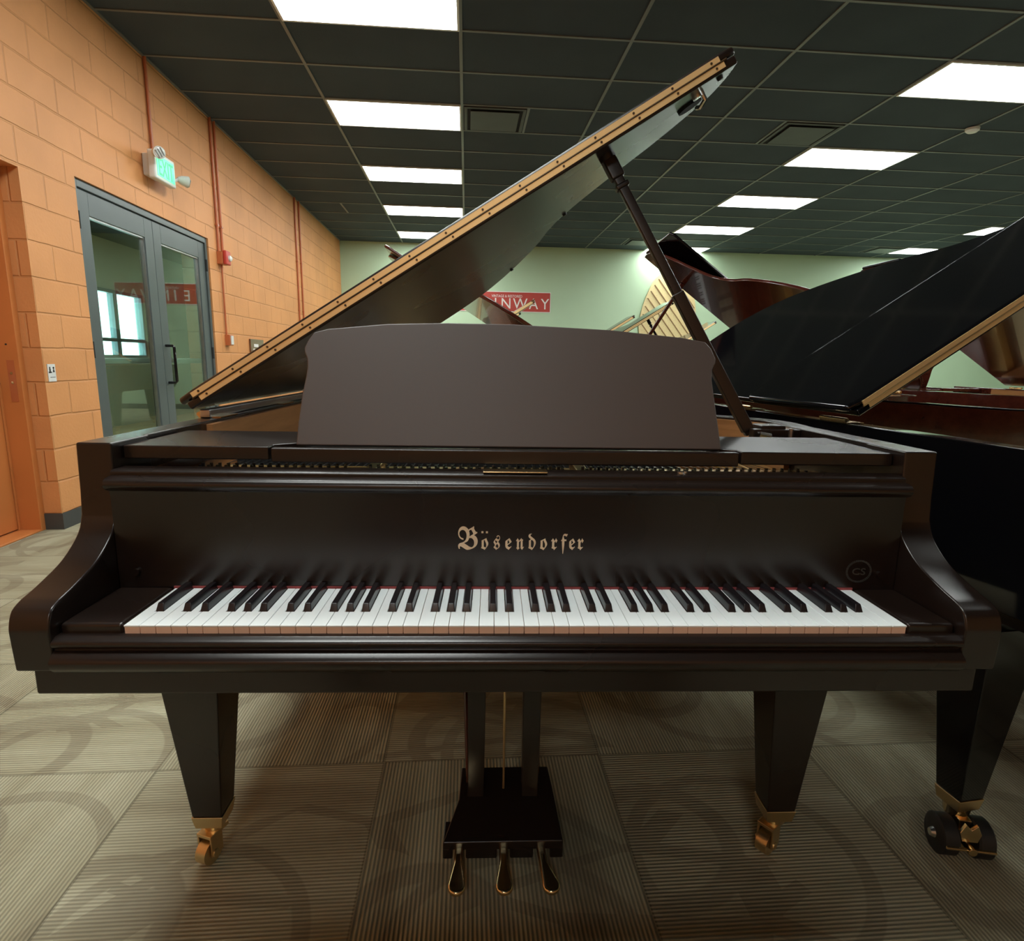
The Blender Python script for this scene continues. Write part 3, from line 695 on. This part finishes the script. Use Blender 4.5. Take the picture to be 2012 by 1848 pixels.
        MB().box(-.068, .045, .158, .19, .8805, .8835).build('brass_plate', M['brassb'], root, bevel=.001)
        MB().tube([(.285, .17, .8805), (.285, .17, .8845)], .006, 10).tube([(.295, .176, .8805), (.295, .176, .8845)], .004, 8).build('latch', M['nickel'], root)
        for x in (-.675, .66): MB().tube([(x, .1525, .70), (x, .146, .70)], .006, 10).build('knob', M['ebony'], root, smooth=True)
    else:
        MB().box(XL+.067, XR-.067, .215, .5, .78, .838).build('pin_block', M['goldplate'], root)
    # ---- legs and lyre
    lx = leg_xy or [(-.648, .285), (.588, .285)]
    for x, y in lx: leg(root, x, y, body, big=big, ang=-1.9 if x < 0 else -2.5)
    leg(root, -.42, LF+(1.66-.57)*ylen, body, zt=.58, big=big)
    ly = MB()
    for (x_a, x_b) in ((-.150, -.129), (-.101, -.034), (-.006, .044), (.080, .108)): ly.box(x_a, x_b, .236, .30, .022, .060)
    Pl = [(-.150, .235), (.108, .235), (.094, .335), (.088, .40), (-.118, .40), (-.120, .315)]
    zt_ = [.064, .066, .112, .120, .118, .104]; n_ = len(Pl)
    ly.add([(x, y, .045) for x, y in Pl]+[(x, y, z) for (x, y), z in zip(Pl, zt_)], [tuple(range(n_))[::-1]]+[(n_, n_+1, n_+2), (n_, n_+2, n_+5), (n_+5, n_+2, n_+3), (n_+5, n_+3, n_+4)]+[(i, (i+1) % n_, (i+1) % n_+n_, i+n_) for i in range(n_)])
    ly.box(-.12, .09, .30, .40, .022, .05)
    ly = ly.build('pedal_lyre', body, root, bevel=.003)
    for x in (-.08, .042): MB().taper((x-.002, .34, .10), (.018, .02), (x, .34, .556), (.021, .022)).build('lyre_post', body, ly, bevel=.002)
    for x in (-.115, -.020, .058):
        pd = MB(); dx = .016 if x > 0 else 0
        w0, w1 = .009, .0175; n = 8
        outl = [(x-w0, .27), (x-w0+dx*.3, .20)]+[(x+dx-w1, .150)]+[(x+dx+w1*math.cos(a_), .145+w1*math.sin(a_)) for a_ in [math.pi+math.pi*k/n for k in range(n+1)]]+[(x+dx+w1, .150), (x+w0+dx*.3, .20), (x+w0, .27)]
        pd.prism(outl, XY, .038, .050); pd.build('pedal', M['brassb'], ly, bevel=.005, seg=4)
    for x in (-.019,): MB().tube([(x, .34, .11), (x, .34, .556)], .0028, 8).build('pedal_rod', M['brass'], ly)
    MB().tube([(-.118, .44, .556), (-.100, .36, .10)], .0055, 8).tube([(.085, .62, .575), (.06, .37, .09)], .005, 8).build('lyre_brace', M['mahog'] if detail else body, ly)
    # ---- lid, in its own tilted frame
    th = R(lid_angle); ca, sa = math.cos(th), math.sin(th); H = .9476
    F = lambda s_, y, w_: (XL+s_*ca-w_*sa, y, H+s_*sa+w_*ca)
    T1 = .0185
    # stepped panel: underside recedes from the edge moulding
    lo = [(0, LF)]+[p for p in bent]+[(0, bent[-1][1]-.03)]
    lid = MB().prism(lo, F, 0, T1).build('lid', [lid_under or body], root, bevel=.004, seg=3)
    fm = flap_mat or body
    if flap:
        fo = R(flap_open); cf, sf = math.cos(fo), math.sin(fo)
        G = lambda s_, y, w_: F(s_, LF+(y*cf-w_*sf), T1+.002+(y*sf+w_*cf))
        fp = catmull([(-.018, .012), (.03, 0.0)], 1)+[(LW-.02, 0), (LW+.012, .012), (LW+.012, FD-.02), (LW-.02, FD), (.0, FD), (-.02, FD-.02)]
        fo_ = MB().prism(fp, G, 0, T1).build('lid_flap', fm, root, bevel=eb, seg=4)
        # brass strips on the two folded faces
        for nm, (fn, w0, w1, e0, e1) in (('a', (F, .006, T1-.0005, .035, LW-.028)), ('b', (G, .0005, T1-.006, .022, LW-.034))):
            yy = LF-.0016 if nm == 'a' else -.0016
            hs = MB().prism([(e0, w0), (e1, w0), (e1, w1), (e0, w1)], (lambda u, v, w_: fn(u, w_, v)), yy, yy+.003).build('hinge_leaf', hinge, root)
            if detail >= 1:
                n = 15
                for k in range(n):
                    s_ = e0+.02+(e1-e0-.04)*k/(n-1); z_ = (w0+w1)/2
                    a_, b_ = Vector(fn(s_, yy-.0012, z_)), Vector(fn(s_, yy+.001, z_))
                    MB().tube([a_, b_], .0027, 8).build('screw', M['screw'], hs)
        a_, b_ = Vector(F(.02, LF-.001, T1+.001)), Vector(F(LW-.02, LF-.001, T1+.001))
        MB().tube([a_, b_], .0022, 8).build('hinge_pin', M['screw'] if detail else M['brass'], root)
    # spine hinges
    for y in (.66, 1.1, 1.62):
        y = LF+(y-.57)*ylen
        MB().box(XL-.004, XL+.05, y-.05, y+.05, .9255, .928).tube([(XL-.002, y-.05, .934), (XL-.002, y+.05, .934)], .006, 10).build('lid_hinge', M['brassb'], root, smooth=True)
    if detail >= 1:
        MB().box(XL+.004, XL+.03, .60, 1.78, .9255, .9465).build('hinge_batten', M['steel'], root, bevel=.003)
    # prop stick
    s_t, y_t = 1.157, LF+.09
    top = Vector(F(s_t, y_t, -.012)); bot = Vector((.585, LF+.005, .905))
    if lid_angle != 32.03: s_t = 1.157
    d = (top-bot).normalized(); sd = Vector((0, 1, 0)).cross(d).normalized(); yv = d.cross(sd)
    st = MB(); L_ = (top-bot).length
    st.obox(bot+d*L_*.5, d, sd, yv, L_*.5, .0115, .009)
    pr = st.build('lid_prop', body, root, bevel=.003)
    MB().obox(top-d*.02, d, sd, yv, .03, .017, .014).build('prop_cap', body, pr, bevel=.004)
    MB().obox(top-d*.07, d, sd, yv, .006, .0165, .013).build('prop_collar', body, pr, bevel=.003)
    if detail >= 1:
        MB().obox(bot+d*.20, d, sd, yv, .19, .0145, .011).build('prop_sleeve', body, pr, bevel=.003)
        n_ = Vector(F(0, 0, 1))-Vector(F(0, 0, 0))
        def on_lid(s_, y, w_): return Vector(F(s_, y, w_))
        MB().tube([on_lid(s_t, y_t, 0), on_lid(s_t, y_t, -.012)], .02, 16).build('prop_cup', body, root, smooth=True)
        b = MB(); b.tube([on_lid(1.395, .69, .0), on_lid(1.395, .69, -.006)], .03, 20).build('prop_rest', M['blackfelt'], root)
        k = MB(); k.tube([on_lid(1.408, .635, 0), on_lid(1.408, .635, -.018), on_lid(1.40, .655, -.024), on_lid(1.40, .672, -.018)], .0055, 8).tube([on_lid(1.392, .63, 0), on_lid(1.392, .63, -.008)], .012, 12)
        k.build('lid_catch', M['nickel'], root, smooth=True)
        for s_, y in ((1.44, .60), (1.105, 1.12), (.93, 1.66)):
            MB().tube([on_lid(s_, y, 0), on_lid(s_, y, -.006)], [.008, .006], 10).build('bumper', M['rubber'], root, smooth=True)
        # prop bracket on the right rim
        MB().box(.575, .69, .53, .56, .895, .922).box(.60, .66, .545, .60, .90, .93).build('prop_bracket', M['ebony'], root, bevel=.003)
        MB().tube([(.585, .52, .912), (.61, .515, .908)], .006, 8).tube([(.665, .53, .925), (.665, .53, .905)], .006, 8).build('bracket_screw', M['nickel'], root, smooth=True)
    return root

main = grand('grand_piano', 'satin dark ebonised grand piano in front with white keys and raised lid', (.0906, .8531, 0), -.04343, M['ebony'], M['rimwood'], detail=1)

# maker's name inlaid in the fallboard (old-face letters), and the small round badge
def inlay():
    y = .1515
    def Mt(X, Z): return Matrix(((1, 0, 0, X), (0, 0, 1, y), (0, 1, 0, Z), (0, 0, 0, 1)))
    word = [('\U0001D56D', -.094, .056, .80), ('\U0001D594', -.0645, .040, .80), ('\U0001D598', -.043, .040, .72), ('\U0001D58A', -.0225, .040, .85), ('\U0001D593', -.0015, .040, .72), ('\U0001D589', .0200, .040, .78), ('\U0001D594', .0405, .040, .80), ('\U0001D597', .0595, .040, .82), ('\U0001D58B', .0765, .040, .85), ('\U0001D58A', .0915, .040, .80), ('\U0001D597', .1065, .040, .82)]
    for ch, X, sz, sx in word:
        text(ch, 'inlaid_letter', sz, M['inlay'], main, Mt(X, .744), .0004, font_scale_x=sx)
    for X in (-.0685, -.0605): MB().box(X-.0018, X+.0018, y-.0005, y+.0004, .7735, .777).build('inlaid_dot', M['inlay'], main)
    cx, cz = .622, .705
    bd = MB(); n = 44
    for k in range(n):
        a = 2*math.pi*k/n; bd.obox((cx+math.cos(a)*.0225, y, cz+math.sin(a)*.020), (math.cos(a), 0, math.sin(a)), (0, 1, 0), (-math.sin(a), 0, math.cos(a)), .0016, .0005, .001)
    bd.build('badge_ring', M['faint'], main)
    text('CS', 'badge_letters', .018, M['faint'], main, Mt(cx, cz-.0065), .0004, font_scale_x=1.25)
inlay()

grand('grand_piano', 'polished black grand piano at right, its lid raised above the near one', (1.832+.28*math.sin(R(6.1)), .957-.28*math.cos(R(6.1)), 0), R(6.1), M['gloss'], M['mahog'], leg_xy=[(-.70, .495), (.60, .5)], big=True, fold=.85, FD=.47, eb=.010)
grand('grand_piano', 'polished mahogany grand piano with black folded flap, turned away behind the black prop', (1.68, 4.85, 0), R(180), M['mahog'], M['rimwood'], flap_open=12, flap_mat=M['gloss'], lid_angle=35.5)
grand('grand_piano', 'mahogany grand piano turned away just behind the nearest raised lid', (-.03, 4.83, 0), R(180), M['mahog'], M['rimwood'])
grand('grand_piano', 'mahogany grand piano glimpsed beneath the glossy black lid at far right', (3.27, 4.75, 0), R(180), M['mahog'], M['rimwood'], flap_mat=M['gloss'])
grand('grand_piano', 'small black grand piano in front of the pale soundboard on the wall', (1.85, 6.14, 0), 0, M['gloss'], M['rimwood'])
grand('grand_piano', 'distant walnut grand piano below the red banner, its lid tip over the letters', (.30, 6.35, 0), 0, M['walnut'], M['rimwood'], ylen=.74)
grand('grand_piano', 'farthest small black grand piano just under the red banner end', (.30, 8.12, 0), 0, M['gloss'], M['rimwood'])
grand('grand_piano', 'farthest reddish grand piano left of the pale soundboard', (2.02, 8.3, 0), 0, M['mahog'], M['rimwood'])
grand('grand_piano', 'distant grand piano with pale lid edge, right of the soundboard by the green wall', (3.62, 9.11, 0), 0, M['gloss'], M['rimwood'])

# unseen bench, added to darken the front carpet and the piano's reflections
def bench():
    b = empty('shade_bench', (.05, .22, 0), R(-2.5), 'unseen black piano bench added to darken the carpet and reflections before the keyboard', 'bench')
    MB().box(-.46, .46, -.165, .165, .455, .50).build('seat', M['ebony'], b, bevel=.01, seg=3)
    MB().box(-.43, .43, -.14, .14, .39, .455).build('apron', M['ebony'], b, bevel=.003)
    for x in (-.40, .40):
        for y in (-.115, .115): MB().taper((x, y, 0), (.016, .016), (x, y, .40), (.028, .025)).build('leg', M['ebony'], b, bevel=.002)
bench()
